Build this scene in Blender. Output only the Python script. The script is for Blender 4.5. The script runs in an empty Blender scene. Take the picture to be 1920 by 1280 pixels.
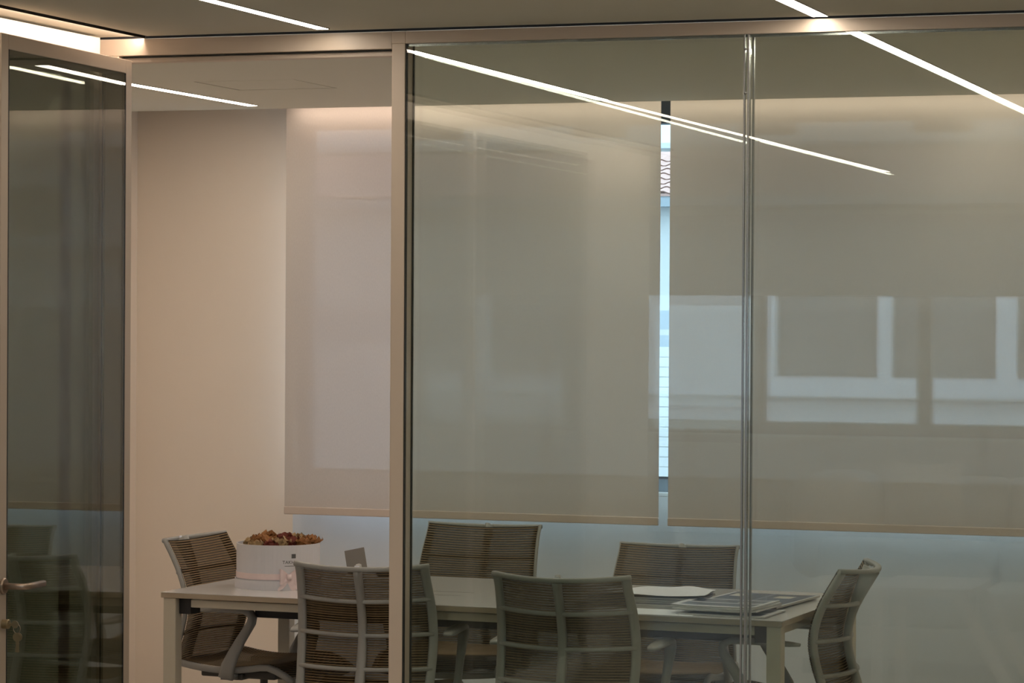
import bpy, math, random
from mathutils import Vector, Matrix
random.seed(4)
sc = bpy.context.scene
col = sc.collection
R = math.radians

# ------------------------------------------------------------------ camera
F = 5270.0
cam_d = bpy.data.cameras.new('camera')
cam_d.sensor_width = 36.0
cam_d.lens = F / 1920 * 36.0
cam_d.clip_start = 0.05
cam_d.clip_end = 300
cam = bpy.data.objects.new('camera', cam_d)
col.objects.link(cam)
cam.matrix_world = (Matrix.Translation((0, 0, 1.70)) @ Matrix.Rotation(R(19.0), 4, 'Z')
                    @ Matrix.Rotation(math.pi / 2 - 48 / F, 4, 'X') @ Matrix.Rotation(0.006, 4, 'Z'))
sc.camera = cam

# ------------------------------------------------------------------ world, exposure
world = bpy.data.worlds.new('sky')
sc.world = world
world.use_nodes = True
wn = world.node_tree
wn.nodes.clear()
wo = wn.nodes.new('ShaderNodeOutputWorld')
bg = wn.nodes.new('ShaderNodeBackground')
bg.inputs[0].default_value = (0.68, 0.84, 1.0, 1)
SKY = 6.6
bg.inputs[1].default_value = SKY
wn.links.new(bg.outputs[0], wo.inputs[0])
sc.view_settings.view_transform = 'Standard'
sc.view_settings.look = 'None'
sc.view_settings.exposure = 0.0
sc.view_settings.gamma = 1.0
sc.view_settings.use_curve_mapping = False
sc.cycles.transparent_max_bounces = 32
sc.cycles.max_bounces = 12
sc.cycles.glossy_bounces = 6
sc.cycles.sample_clamp_indirect = 4.0
sc.cycles.caustics_reflective = False

STRIP_IN = 29.0      # ceiling strips in the meeting room
STRIP_OUT = 27.0     # ceiling strips over the corridor
WARM = (1.0, 0.85, 0.70)


def area(name, loc, rot, sx, sy, power, color):
    d = bpy.data.lights.new(name, 'AREA')
    d.shape = 'RECTANGLE'
    d.size, d.size_y = sx, sy
    d.energy = power
    d.color = color
    o = bpy.data.objects.new(name, d)
    o.location = loc
    o.rotation_euler = rot
    col.objects.link(o)
    return o


# LED tape hidden in the slot of the corridor ceiling, shining at the left wall's head
area('cove_light', (-4.019, 5.0, 2.575), (0, R(66), 0), 0.010, 6.2, 12.0, (1, 0.78, 0.62))
# LED tape hidden in the blind pocket, washing the top of the blinds
area('pocket_light', (-2.97, 11.062, 2.598), (R(17), 0, 0), 3.7, 0.012, 3.4, (1, 0.80, 0.66))

# ------------------------------------------------------------------ materials
def new_mat(name):
    m = bpy.data.materials.new(name)
    m.use_nodes = True
    return m, m.node_tree, m.node_tree.nodes['Principled BSDF']


def mat(name, c, rough=0.6, metal=0.0, noise=0.04, scale=14.0, bump=0.0, bscale=200.0, spec=0.5, stretch=None):
    m, t, b = new_mat(name)
    b.inputs['Roughness'].default_value = rough
    b.inputs['Metallic'].default_value = metal
    b.inputs['Specular IOR Level'].default_value = spec
    tc = t.nodes.new('ShaderNodeTexCoord')
    mp = t.nodes.new('ShaderNodeMapping')
    if stretch:
        mp.inputs['Scale'].default_value = stretch
    t.links.new(tc.outputs['Object'], mp.inputs[0])
    n = t.nodes.new('ShaderNodeTexNoise')
    n.inputs['Scale'].default_value = scale
    n.inputs['Detail'].default_value = 4
    t.links.new(mp.outputs[0], n.inputs['Vector'])
    r = t.nodes.new('ShaderNodeMapRange')
    r.inputs[3].default_value = 1 - noise
    r.inputs[4].default_value = 1 + noise
    t.links.new(n.outputs[0], r.inputs[0])
    v = t.nodes.new('ShaderNodeVectorMath')
    v.operation = 'SCALE'
    v.inputs[0].default_value = c[:3]
    t.links.new(r.outputs[0], v.inputs['Scale'])
    t.links.new(v.outputs[0], b.inputs['Base Color'])
    if bump:
        n2 = t.nodes.new('ShaderNodeTexNoise')
        n2.inputs['Scale'].default_value = bscale
        t.links.new(mp.outputs[0], n2.inputs['Vector'])
        bp = t.nodes.new('ShaderNodeBump')
        bp.inputs['Strength'].default_value = bump
        bp.inputs['Distance'].default_value = 0.002
        t.links.new(n2.outputs[0], bp.inputs['Height'])
        t.links.new(bp.outputs[0], b.inputs['Normal'])
    return m


def emit(name, c, s):
    m = bpy.data.materials.new(name)
    m.use_nodes = True
    t = m.node_tree
    t.nodes.clear()
    e = t.nodes.new('ShaderNodeEmission')
    e.inputs[0].default_value = (*c, 1)
    e.inputs[1].default_value = s
    o = t.nodes.new('ShaderNodeOutputMaterial')
    t.links.new(e.outputs[0], o.inputs[0])
    return m


def glass(name, tint=(0.93, 0.95, 0.92), f0=0.045, rough=0.0):
    """clear pane: Fresnel mix of mirror reflection and tinted transmission on each face"""
    m = bpy.data.materials.new(name)
    m.use_nodes = True
    t = m.node_tree
    t.nodes.clear()
    g = t.nodes.new('ShaderNodeNewGeometry')
    d = t.nodes.new('ShaderNodeVectorMath')
    d.operation = 'DOT_PRODUCT'
    t.links.new(g.outputs['Normal'], d.inputs[0])
    t.links.new(g.outputs['Incoming'], d.inputs[1])

    def mth(op, a, b=None):
        k = t.nodes.new('ShaderNodeMath')
        k.operation = op
        for i, x in enumerate((a, b)):
            if x is None:
                continue
            if isinstance(x, (int, float)):
                k.inputs[i].default_value = x
            else:
                t.links.new(x, k.inputs[i])
        return k.outputs[0]
    ab = mth('ABSOLUTE', d.outputs['Value'])
    fr = mth('ADD', mth('MULTIPLY', mth('POWER', mth('SUBTRACT', 1.0, ab), 5.0), 1 - f0), f0)
    tr = t.nodes.new('ShaderNodeBsdfTransparent')
    tr.inputs[0].default_value = (*tint, 1)
    gl = t.nodes.new('ShaderNodeBsdfGlossy')
    gl.inputs['Roughness'].default_value = rough
    mx = t.nodes.new('ShaderNodeMixShader')
    t.links.new(fr, mx.inputs[0])
    t.links.new(tr.outputs[0], mx.inputs[1])
    t.links.new(gl.outputs[0], mx.inputs[2])
    o = t.nodes.new('ShaderNodeOutputMaterial')
    t.links.new(mx.outputs[0], o.inputs[0])
    return m


def fabric(name, c, trans=0.04, transl=0.12, wave=500.0):
    """woven cloth with open weave: diffuse + translucent + a little see-through"""
    m = bpy.data.materials.new(name)
    m.use_nodes = True
    t = m.node_tree
    t.nodes.clear()
    tc = t.nodes.new('ShaderNodeTexCoord')
    mp = t.nodes.new('ShaderNodeMapping')
    mp.inputs['Scale'].default_value = (1, 1, 0.35)
    t.links.new(tc.outputs['Object'], mp.inputs[0])
    n = t.nodes.new('ShaderNodeTexNoise')
    n.inputs['Scale'].default_value = 260
    n.inputs['Detail'].default_value = 2
    t.links.new(mp.outputs[0], n.inputs['Vector'])
    r = t.nodes.new('ShaderNodeMapRange')
    r.inputs[3].default_value = 0.93
    r.inputs[4].default_value = 1.07
    t.links.new(n.outputs[0], r.inputs[0])
    v = t.nodes.new('ShaderNodeVectorMath')
    v.operation = 'SCALE'
    v.inputs[0].default_value = c
    t.links.new(r.outputs[0], v.inputs['Scale'])
    df = t.nodes.new('ShaderNodeBsdfDiffuse')
    tl = t.nodes.new('ShaderNodeBsdfTranslucent')
    tp = t.nodes.new('ShaderNodeBsdfTransparent')
    t.links.new(v.outputs[0], df.inputs[0])
    t.links.new(v.outputs[0], tl.inputs[0])
    m1 = t.nodes.new('ShaderNodeMixShader')
    m1.inputs[0].default_value = transl
    t.links.new(df.outputs[0], m1.inputs[1])
    t.links.new(tl.outputs[0], m1.inputs[2])
    m2 = t.nodes.new('ShaderNodeMixShader')
    m2.inputs[0].default_value = trans
    t.links.new(m1.outputs[0], m2.inputs[1])
    t.links.new(tp.outputs[0], m2.inputs[2])
    o = t.nodes.new('ShaderNodeOutputMaterial')
    t.links.new(m2.outputs[0], o.inputs[0])
    return m


def print_mat(name, base, rects, rough=0.3):
    """flat print: rectangles (x0,x1,y0,y1,colour) in the sheet's own generated coordinates"""
    m, t, b = new_mat(name)
    b.inputs['Roughness'].default_value = rough
    tc = t.nodes.new('ShaderNodeTexCoord')
    sp = t.nodes.new('ShaderNodeSeparateXYZ')
    t.links.new(tc.outputs['UV'], sp.inputs[0])

    def cmp(op, a, val):
        k = t.nodes.new('ShaderNodeMath')
        k.operation = op
        t.links.new(a, k.inputs[0])
        k.inputs[1].default_value = val
        return k.outputs[0]
    cur = None
    for (x0, x1, y0, y1, c) in rects:
        f = None
        for s in (cmp('GREATER_THAN', sp.outputs[0], x0), cmp('LESS_THAN', sp.outputs[0], x1),
                  cmp('GREATER_THAN', sp.outputs[1], y0), cmp('LESS_THAN', sp.outputs[1], y1)):
            if f is None:
                f = s
            else:
                k = t.nodes.new('ShaderNodeMath')
                k.operation = 'MULTIPLY'
                t.links.new(f, k.inputs[0])
                t.links.new(s, k.inputs[1])
                f = k.outputs[0]
        mx = t.nodes.new('ShaderNodeMix')
        mx.data_type = 'RGBA'
        t.links.new(f, mx.inputs[0])
        if cur is None:
            mx.inputs[6].default_value = (*base, 1)
        else:
            t.links.new(cur, mx.inputs[6])
        mx.inputs[7].default_value = (*c, 1)
        cur = mx.outputs[2]
    t.links.new(cur, b.inputs['Base Color'])
    return m


M = {}
M['wall'] = mat('painted_wall', (0.86, 0.755, 0.65), 0.75, noise=0.02, scale=3, bump=0.15, bscale=320)
M['wall_white'] = mat('white_plaster', (0.70, 0.68, 0.64), 0.8, noise=0.02, scale=3, bump=0.1)
M['parapet'] = mat('daylit_parapet', (0.70, 0.74, 0.79), 0.75, noise=0.02, scale=3, bump=0.1)  # cool cast of the daylight behind the blinds put into this colour
M['ceiling'] = mat('ceiling_paint', (0.76, 0.735, 0.64), 0.85, noise=0.015, scale=2)
M['floor'] = mat('floor_tile', (0.44, 0.40, 0.35), 0.35, noise=0.08, scale=6)
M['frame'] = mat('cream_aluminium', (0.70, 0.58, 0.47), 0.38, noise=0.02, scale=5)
M['leaf'] = mat('shaded_leaf_frame', (0.40, 0.325, 0.25), 0.38, noise=0.02, scale=5)  # cream frame colour darkened for the shade on the leaf's visible side
M['gap'] = mat('black_shadow_gap', (0.012, 0.011, 0.01), 0.8)
M['gasket'] = mat('black_gasket', (0.02, 0.022, 0.02), 0.6)
M['glass'] = glass('partition_glass', (0.915, 0.942, 0.925), 0.048)
M['glass_door'] = glass('door_glass', (0.86, 0.88, 0.84), 0.065)
M['winglass'] = glass('window_glass', (0.93, 0.96, 0.98), 0.04)
M['joint'] = mat('satin_joint_profile', (0.42, 0.42, 0.42), 0.22, metal=0.8)
M['steel'] = mat('bronze_steel', (0.36, 0.28, 0.22), 0.3, metal=0.9)
M['brass'] = mat('key_brass', (0.34, 0.27, 0.16), 0.35, metal=0.9)
M['blind'] = fabric('roller_blind_cloth', (0.60, 0.54, 0.49), 0.030, 0.045)
M['blind_bar'] = mat('beige_blind_bar', (0.62, 0.53, 0.47), 0.5)
M['winframe'] = mat('dark_blue_frame', (0.05, 0.06, 0.08), 0.4)
M['winsill'] = mat('pale_sill', (0.75, 0.78, 0.8), 0.4)
M['greyframe'] = mat('grey_blue_frame', (0.25, 0.30, 0.36), 0.4)
M['strip'] = emit('strip_diffuser', WARM, STRIP_IN)
M['strip_out'] = emit('corridor_strip_diffuser', (1.0, 0.88, 0.73), STRIP_OUT)
M['housing'] = mat('strip_housing', (0.6, 0.58, 0.55), 0.5)
M['table'] = mat('table_laminate', (0.61, 0.595, 0.60), 0.14, noise=0.02, scale=30)
M['table_edge'] = mat('table_edge_band', (0.42, 0.34, 0.25), 0.5)
M['table_frame'] = mat('cream_table_frame', (0.62, 0.56, 0.45), 0.42)
M['black'] = mat('black_plastic', (0.012, 0.012, 0.014), 0.45)
M['chair_frame'] = mat('grey_chair_plastic', (0.35, 0.345, 0.33), 0.45, noise=0.03)
M['chair_dark'] = mat('dark_grey_plastic', (0.07, 0.065, 0.06), 0.5)
M['sheet'] = fabric('chair_mesh_backing', (0.034, 0.022, 0.011), 0.16, 0.0)
M['rib'] = mat('tan_mesh_cord', (0.27, 0.185, 0.098), 0.75, noise=0.1, scale=60)
M['base_white'] = mat('light_grey_chair_base', (0.55, 0.54, 0.5), 0.4)
M['box'] = mat('white_hat_box_card', (0.64, 0.63, 0.66), 0.5, noise=0.015)
M['ribbon'] = mat('pink_satin_ribbon', (0.80, 0.66, 0.655), 0.35, noise=0.06, scale=40)
M['ink'] = mat('dark_grey_print', (0.07, 0.07, 0.07), 0.6)
M['foam'] = mat('dark_floral_foam', (0.06, 0.04, 0.03), 0.9)
M['rose_orange'] = mat('dried_orange_petal', (0.32, 0.135, 0.04), 0.7, noise=0.5, scale=60)
M['rose_red'] = mat('dried_dark_red_petal', (0.18, 0.035, 0.02), 0.7, noise=0.5, scale=60)
M['rose_tan'] = mat('dried_tan_petal', (0.42, 0.28, 0.14), 0.7, noise=0.4, scale=60)
M['paper'] = mat('white_paper', (0.84, 0.86, 0.95), 0.8, spec=0.2, noise=0.02)
M['page'] = mat('page_edges', (0.55, 0.54, 0.53), 0.6, noise=0.25, scale=10, stretch=(1, 1, 60))
M['screen'] = mat('grey_screen_panel', (0.17, 0.155, 0.14), 0.35)
M['sofa'] = mat('pale_blue_sofa_fabric', (0.58, 0.64, 0.68), 0.9, noise=0.05)
M['white_lacquer'] = mat('white_lacquer', (0.75, 0.75, 0.74), 0.3)
M['wood_shelf'] = mat('white_shelf_board', (0.55, 0.5, 0.45), 0.5)
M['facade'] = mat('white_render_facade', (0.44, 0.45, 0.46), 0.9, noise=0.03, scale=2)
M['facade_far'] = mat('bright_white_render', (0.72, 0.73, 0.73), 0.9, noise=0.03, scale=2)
M['facade_grey'] = mat('pale_blue_grey_render', (0.24, 0.28, 0.32), 0.9, noise=0.03)
M['board'] = mat('white_siding_board', (0.46, 0.47, 0.49), 0.7)
M['tile'] = mat('terracotta_roof_tile', (0.42, 0.26, 0.23), 0.8, noise=0.12, scale=5)
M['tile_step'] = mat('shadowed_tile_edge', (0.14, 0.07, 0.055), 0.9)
M['ground'] = mat('pale_paving', (0.30, 0.30, 0.30), 0.9, noise=0.05)
M['dark_mullion'] = mat('brown_grey_mullion', (0.12, 0.11, 0.09), 0.5)
M['dark_glass'] = mat('dark_window_pane', (0.07, 0.075, 0.08), 0.15)


# ------------------------------------------------------------------ mesh helpers
class MB:
    def __init__(s):
        s.v, s.f, s.uv = [], [], {}

    def box(s, x0, x1, y0, y1, z0, z1, T=None):
        n = len(s.v)
        P = [(x0, y0, z0), (x1, y0, z0), (x1, y1, z0), (x0, y1, z0), (x0, y0, z1), (x1, y0, z1), (x1, y1, z1), (x0, y1, z1)]
        s.v += [tuple(T @ Vector(p)) if T else p for p in P]
        s.f += [tuple(n + i for i in q) for q in ((3, 2, 1, 0), (4, 5, 6, 7), (0, 1, 5, 4), (1, 2, 6, 5), (2, 3, 7, 6), (3, 0, 4, 7))]
        return s

    def prism(s, poly, z0, z1, T=None):
        """poly in (x,y), extruded along z"""
        n, k = len(s.v), len(poly)
        for z in (z0, z1):
            for (x, y) in poly:
                p = Vector((x, y, z))
                s.v.append(tuple(T @ p) if T else tuple(p))
        s.f.append(tuple(n + i for i in reversed(range(k))))
        s.f.append(tuple(n + k + i for i in range(k)))
        for i in range(k):
            j = (i + 1) % k
            s.f.append((n + i, n + j, n + k + j, n + k + i))
        return s

    def lathe(s, prof, seg=40, T=None, closed=False):
        n, k = len(s.v), len(prof)
        for i in range(seg):
            a = 2 * math.pi * i / seg
            for (r, z) in prof:
                p = Vector((r * math.cos(a), r * math.sin(a), z))
                s.v.append(tuple(T @ p) if T else tuple(p))
        for i in range(seg):
            i2 = (i + 1) % seg
            for j in range(k if closed else k - 1):
                j2 = (j + 1) % k
                s.f.append((n + i * k + j, n + i2 * k + j, n + i2 * k + j2, n + i * k + j2))
        return s

    def sweep(s, pts, secs, ups=None, caps=True):
        """pts: list of Vector; secs: list of (w,h) half sizes, superellipse section; ups: list of Vector"""
        K = 10
        n = len(s.v)
        m = len(pts)
        for i, p in enumerate(pts):
            a = pts[max(i - 1, 0)]
            b = pts[min(i + 1, m - 1)]
            t = (b - a).normalized()
            up = ups[i] if ups else Vector((0, 0, 1))
            side = t.cross(up)
            if side.length < 1e-4:
                side = t.cross(Vector((0, 1, 0)))
            side.normalize()
            u2 = side.cross(t).normalized()
            w, h = secs[i] if isinstance(secs, list) else secs
            for j in range(K):
                th = 2 * math.pi * (j + .5) / K
                c, d = math.cos(th), math.sin(th)
                c = math.copysign(abs(c) ** 0.6, c)
                d = math.copysign(abs(d) ** 0.6, d)
                s.v.append(tuple(p + side * (w * c) + u2 * (h * d)))
        for i in range(m - 1):
            for j in range(K):
                j2 = (j + 1) % K
                s.f.append((n + i * K + j, n + i * K + j2, n + (i + 1) * K + j2, n + (i + 1) * K + j))
        if caps:
            s.f.append(tuple(n + j for j in reversed(range(K))))
            s.f.append(tuple(n + (m - 1) * K + j for j in range(K)))
        return s

    def grid(s, fn, nu, nv, uv=False):
        n = len(s.v)
        for i in range(nu + 1):
            for j in range(nv + 1):
                if uv:
                    s.uv[len(s.v)] = (i / nu, j / nv)
                s.v.append(tuple(fn(i / nu, j / nv)))
        for i in range(nu):
            for j in range(nv):
                a = n + i * (nv + 1) + j
                s.f.append((a, a + nv + 1, a + nv + 2, a + 1))
        return s

    def build(s, name, m, parent=None, smooth=False, bevel=0.0, kind=None, label=None):
        me = bpy.data.meshes.new(name)
        me.from_pydata(s.v, [], s.f)
        if s.uv:
            l = me.uv_layers.new()
            for lp in me.loops:
                l.data[lp.index].uv = s.uv.get(lp.vertex_index, (0, 0))
        me.update()
        for x in (m if isinstance(m, list) else [m]):
            me.materials.append(x)
        if smooth:
            for p in me.polygons:
                p.use_smooth = True
        o = bpy.data.objects.new(name, me)
        col.objects.link(o)
        if parent:
            o.parent = parent
        if bevel:
            b = o.modifiers.new('bevel', 'BEVEL')
            b.width = bevel
            b.segments = 2
            b.limit_method = 'ANGLE'
        if kind:
            o['kind'] = kind
        if label:
            o['label'] = label
        return o


def empty(name, loc=(0, 0, 0), rz=0.0, kind=None):
    o = bpy.data.objects.new(name, None)
    o.location = loc
    o.rotation_euler = (0, 0, rz)
    o.empty_display_size = 0.1
    col.objects.link(o)
    if kind:
        o['kind'] = kind
    return o


def tag(o, label, cat, group=None):
    o['label'] = label
    o['category'] = cat
    if group:
        o['group'] = group
    return o


def copy_tree(o, parent=None):
    c = o.copy()
    col.objects.link(c)
    if parent:
        c.parent = parent
    for ch in list(o.children):
        copy_tree(ch, c)
    return c


def sbox(name, m, *a, parent=None, bevel=0.0, kind='structure'):
    return MB().box(*a).build(name, m, parent, bevel=bevel, kind=kind if parent is None else None)


H = 2.58
YP = 8.06            # partition front
XL = -4.14           # corridor left wall
RL, RR = -5.66, -1.04  # meeting room left/right
YB = 11.30           # window wall

# ------------------------------------------------------------------ structure: shell
sbox('floor', M['floor'], -8.6, 3.2, -5.6, 11.6, -0.12, 0.0)
# ceilings
cl = sbox('ceiling', M['ceiling'], -4.005, 3.2, -5.5, YP - 0.002, H, H + 0.06)
sbox('trim_5', M['gap'], -4.0165, -4.012, 1.9, YP - .002, H - 0.007, H + .02)   # cover profile of the LED tape
sbox('ceiling', M['ceiling'], -4.9, -4.015, 1.9, YP - 0.002, H, H + 0.06)
sbox('ceiling', M['ceiling'], -8.6, -4.9, 1.9, YP - 0.002, H, H + 0.06)
sbox('ceiling', M['ceiling'], -8.6, -3.995, -5.5, 1.9, H, H + 0.06)
sbox('trim_1', M['gap'], -4.02, -3.99, 1.9, YP - 0.002, H + 0.012, H + 0.07)   # dark slot along the ceiling
# meeting room ceiling, with the square hole of the access panel
PX0, PX1, PY0, PY1 = -4.622, -4.204, 9.69, 10.11
mc = MB()
CY0, CY1 = YP + 0.08, 11.05
mc.box(RL, PX0, CY0, CY1, H, H + 0.02).box(PX1, RR, CY0, CY1, H, H + 0.02)
mc.box(PX0, PX1, CY0, PY0, H, H + 0.02).box(PX0, PX1, PY1, CY1, H, H + 0.02)
mc.build('ceiling', M['ceiling'], kind='structure')
sbox('ceiling', M['ceiling'], RL, RR, CY0, YB + 0.2, 2.78, 2.84)
ap = empty('trim_2', (0, 0, 0), kind='structure')
MB().box(PX0 + .011, PX1 - .011, PY0 + .011, PY1 - .011, H + 0.0005, H + 0.016).build('access_panel', M['ceiling'], ap)
MB().box(PX0 - .02, PX1 + .02, PY0 - .02, PY1 + .02, H + 0.021, H + 0.03).build('panel_backing', M['gap'], ap)
# pocket lip
sbox('trim_3', M['ceiling'], RL, RR, 11.045, 11.053, H, H + 0.012)
sbox('trim_4', M['ceiling'], RL, RR, 11.03, 11.05, H + 0.02, 2.78)
# walls of the meeting room
sbox('wall_left', M['wall'], RL - 0.1, RL, YP + 0.08, YB + 0.2, 0, 2.8)
sbox('wall_right', M['wall'], RR, RR + 0.1, YP + 0.08, YB + 0.2, 0, 2.8)
sbox('wall_back', M['wall'], RL, -4.90, YB, YB + 0.2, 0, 2.8)
sbox('wall_back', M['parapet'], -4.90, RR, YB, YB + 0.2, 0, 0.95)
sbox('wall_back', M['wall_white'], -4.90, RR, YB + 0.12, YB + 0.2, 2.52, 2.8)
sbox('baseboard_back', M['frame'], RL, RR, YB - 0.008, YB, 0, 0.03)
# neighbouring room to the right, also behind the glass partition
sbox('wall_back', M['wall'], RR + 0.1, 3.2, YB, YB + 0.2, 0, 2.8)
sbox('wall_right', M['wall'], 3.1, 3.2, YP + 0.08, YB, 0, 2.8)
sbox('ceiling', M['ceiling'], RR + 0.1, 3.1, CY0, YB, H, H + 0.06)
# window behind the blinds
win = empty('window_1', kind='structure')
MB().box(-4.90, RR, 11.36, 11.44, 2.51, 2.77).build('shutter_box', M['winframe'], win)
MB().box(-4.90, RR, 11.36, 11.43, 0.965, 1.02).build('bottom_frame', M['greyframe'], win)
MB().box(-4.90, RR, 11.355, 11.36, 1.020, 1.030).build('gasket', M['winframe'], win)
MB().box(-4.90, RR, YB - 0.004, 11.36, 0.95, 0.966).build('window_sill', M['winsill'], win, bevel=0.003)
for x in (-4.90, -1.09):
    MB().box(x, x + 0.05, 11.36, 11.43, 1.03, 2.51).build('side_frame', M['greyframe'], win)
MB().box(-4.85, -1.09, 11.39, 11.396, 1.03, 2.51).build('pane', M['winglass'], win)

# ------------------------------------------------------------------ glass partition
gp = empty('glass_partition', (0, 0, 0))
tag(gp, 'floor to ceiling double glass partition with slim cream frame around the meeting room', 'partition')
J0, J1 = -3.172, -3.128
fr = M['frame']
# door jambs, head
MB().box(-4.175, -4.105, YP, YP + 0.08, 0, 2.519).build('jamb', fr, gp, bevel=0.002)
MB().box(J0, J1, YP, YP + 0.08, 0.0, 2.535).build('post', fr, gp, bevel=0.002)
MB().box(-4.175, J0 + .0, YP, YP + 0.08, 2.519, 2.573).box(J0, J1 + .001, YP, YP + .08, 2.535, 2.573).build('door_head', fr, gp, bevel=0.002)
MB().box(-4.10, J0, YP + 0.028, YP + 0.08, 2.5165, 2.519).box(-4.10, J0, YP + 0.02, YP + 0.0295, 2.514, 2.519).build('head_seal', M['gasket'], gp)
MB().box(-4.10, J0, YP + 0.03, YP + 0.08, 2.500, 2.5165).build('head_stop', fr, gp, bevel=0.0015)
MB().box(J1 + .001, 1.5, YP, YP + 0.08, 2.534, 2.573).build('head_rail', fr, gp, bevel=0.002)
MB().box(J1 + .001, 1.5, YP + .014, YP + 0.02, 2.526, 2.534).build('glazing_bead', M['joint'], gp)
MB().box(-4.175, 1.5, YP + .006, YP + 0.074, 2.573, H + .02).build('head_gap', M['gap'], gp)
MB().box(J1, 1.5, YP, YP + 0.08, 0.0, 0.05).build('base_rail', fr, gp, bevel=0.002)
MB().box(J1, J1 + 0.0035, YP + 0.004, YP + 0.017, 0.05, 2.534).box(J1, J1 + 0.0035, YP + 0.066, YP + 0.076, 0.05, 2.534).build('post_gasket', M['gasket'], gp)
# panes: front and rear skins, joint at x = -2.052
for (y, tilt) in ((YP + 0.005, 0.0), (YP + 0.066, 0.0075)):
    for (a, b) in ((J1 + .003, -2.054), (-2.048, 1.5)):
        p = MB()
        n = len(p.v)
        p.box(a, b, y, y + 0.008, 0.04, 2.54)
        tl = tilt if a < -2.5 else tilt * 0.2
        p.v = [(v[0], v[1] + tl * (v[2] / 2.5 - 0.5), v[2]) for v in p.v]
        p.build('glass_pane', M['glass'], gp)
    MB().box(-2.0595, -2.0545, y - 0.003, y + 0.011, 0.05, 2.534).box(-2.0475, -2.0425, y - 0.003, y + 0.011, 0.05, 2.534).build('joint_profile', M['joint'], gp, bevel=0.001)
    MB().box(-2.0545, -2.0475, y + .001, y + 0.007, 0.05, 2.534).build('clear_joint', M['glass'], gp)
for dz in (2.49, 2.36):
    MB().lathe([(0, 0), (.004, .0008), (.004, .006), (0, .007)], 12, Matrix.Translation((-2.051, YP - 0.003, dz)) @ Matrix.Rotation(R(90), 4, 'X')).build('joint_glint', M['joint'], gp, smooth=True)  # metal dots added for the strip light's glints on the joint

# ------------------------------------------------------------------ open door leaf (hinged at the left jamb)
door = empty('door_1', (-4.052, YP - 0.012, 0), kind='structure')
dv = Vector((0.0497, -0.9988, 0)).normalized()
door.rotation_euler = (0, 0, math.atan2(dv.y, dv.x))   # local x runs along the leaf, local -y... faces
# local frame: x along the leaf away from the hinge, y = +90 deg from it (towards +X world, the side we see)
LW, LT, LH = 0.915, 0.076, 2.502
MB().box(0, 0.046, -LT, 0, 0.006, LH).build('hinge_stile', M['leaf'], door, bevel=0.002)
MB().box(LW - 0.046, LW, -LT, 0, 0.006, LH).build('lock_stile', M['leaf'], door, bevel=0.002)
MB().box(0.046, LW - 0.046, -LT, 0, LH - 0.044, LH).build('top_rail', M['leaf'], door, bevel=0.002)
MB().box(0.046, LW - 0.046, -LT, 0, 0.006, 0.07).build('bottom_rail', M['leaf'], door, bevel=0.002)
for y in (-0.006, -LT):
    MB().box(0.047, LW - 0.047, y, y + 0.006, 0.071, LH - 0.045).build('glass_pane', M['glass_door'], door)
    g = MB()
    yy = y + 0.0065 if y > -0.05 else y - 0.0008
    for (a, b, c, d) in ((0.046, 0.050, 0.07, LH - 0.044), (LW - 0.050, LW - 0.046, 0.07, LH - 0.044)):
        g.box(a, b, yy - .004, yy, c, d)
    g.build('gasket', M['gasket'], door)
# lever handle on the side facing the camera
hz = 0.915
hx = LW - 0.024
hd = MB()
pts = [Vector((hx, 0.0, hz)), Vector((hx, 0.03, hz)), Vector((hx, 0.062, hz)), Vector((hx - .006, 0.070, hz)), Vector((hx - 0.03, 0.072, hz)), Vector((hx - 0.115, 0.072, hz))]
hd.sweep(pts, (0.0095, 0.0095), [Vector((0, 0, 1))] * 6)
h = hd.build('handle', M['steel'], door, smooth=True)
MB().lathe([(0, 0), (.024, 0), (.024, .005), (.021, .008), (0, .008)], 24, Matrix.Translation((hx, 0.0, hz)) @ Matrix.Rotation(R(-90), 4, 'X')).build('rosette', M['steel'], h, smooth=False)
lz = 0.806
lk = MB().lathe([(0, 0), (.014, 0), (.014, .018), (.012, .02), (0, .02)], 20, Matrix.Translation((hx, 0.0, lz)) @ Matrix.Rotation(R(-90), 4, 'X')).build('lock_cylinder', M['brass'], door)
for z in (0.35, 1.25, 2.2):
    MB().lathe([(0, 0), (.008, 0), (.008, .09), (0, .09)], 12, Matrix.Translation((-0.006, -0.038, z))).build('hinge', M['steel'], door)
# key ring hanging from the lock
kr = empty('key_ring')
kr.matrix_world = Matrix.Translation(door.location) @ Matrix.Rotation(door.rotation_euler.z, 4, 'Z') @ Matrix.Translation((hx, 0.008, lz))
tag(kr, 'small ring of brass keys hanging from the door lock', 'keys')
MB().box(-0.001, 0.001, 0.0, 0.022, -0.004, 0.004).lathe([(0, -.001), (.011, -.001), (.011, .001), (0, .001)], 16, Matrix.Translation((0, .03, 0)) @ Matrix.Rotation(R(90), 4, 'Y')).build('key', M['brass'], kr)
ring = MB()
rp = [Vector((0, 0.036 + 0.011 * math.sin(a), -0.012 + 0.013 * math.cos(a))) for a in [2 * math.pi * i / 20 for i in range(21)]]
ring.sweep(rp, (0.0009, 0.0009), [Vector((1, 0, 0))] * 21, caps=False)
ring.build('ring', M['steel'], kr, smooth=True)
for (dy, an) in ((0.036, 4), (0.041, -7)):
    T = Matrix.Translation((0.002 if an > 0 else -.002, dy, -0.024)) @ Matrix.Rotation(R(an), 4, 'X')
    k = MB().lathe([(0, -.001), (.0125, -.001), (.0125, .001), (0, .001)], 16, T @ Matrix.Translation((0, 0, -.012)) @ Matrix.Rotation(R(90), 4, 'Y'))
    k.box(-.001, .001, -.0042, .0042, -.056, -.022, T)
    for i in range(4):
        k.box(-.001, .001, .0042, .0058, -.054 + i * .007, -.050 + i * .007, T)
    k.build('key', M['brass'], kr)

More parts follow.
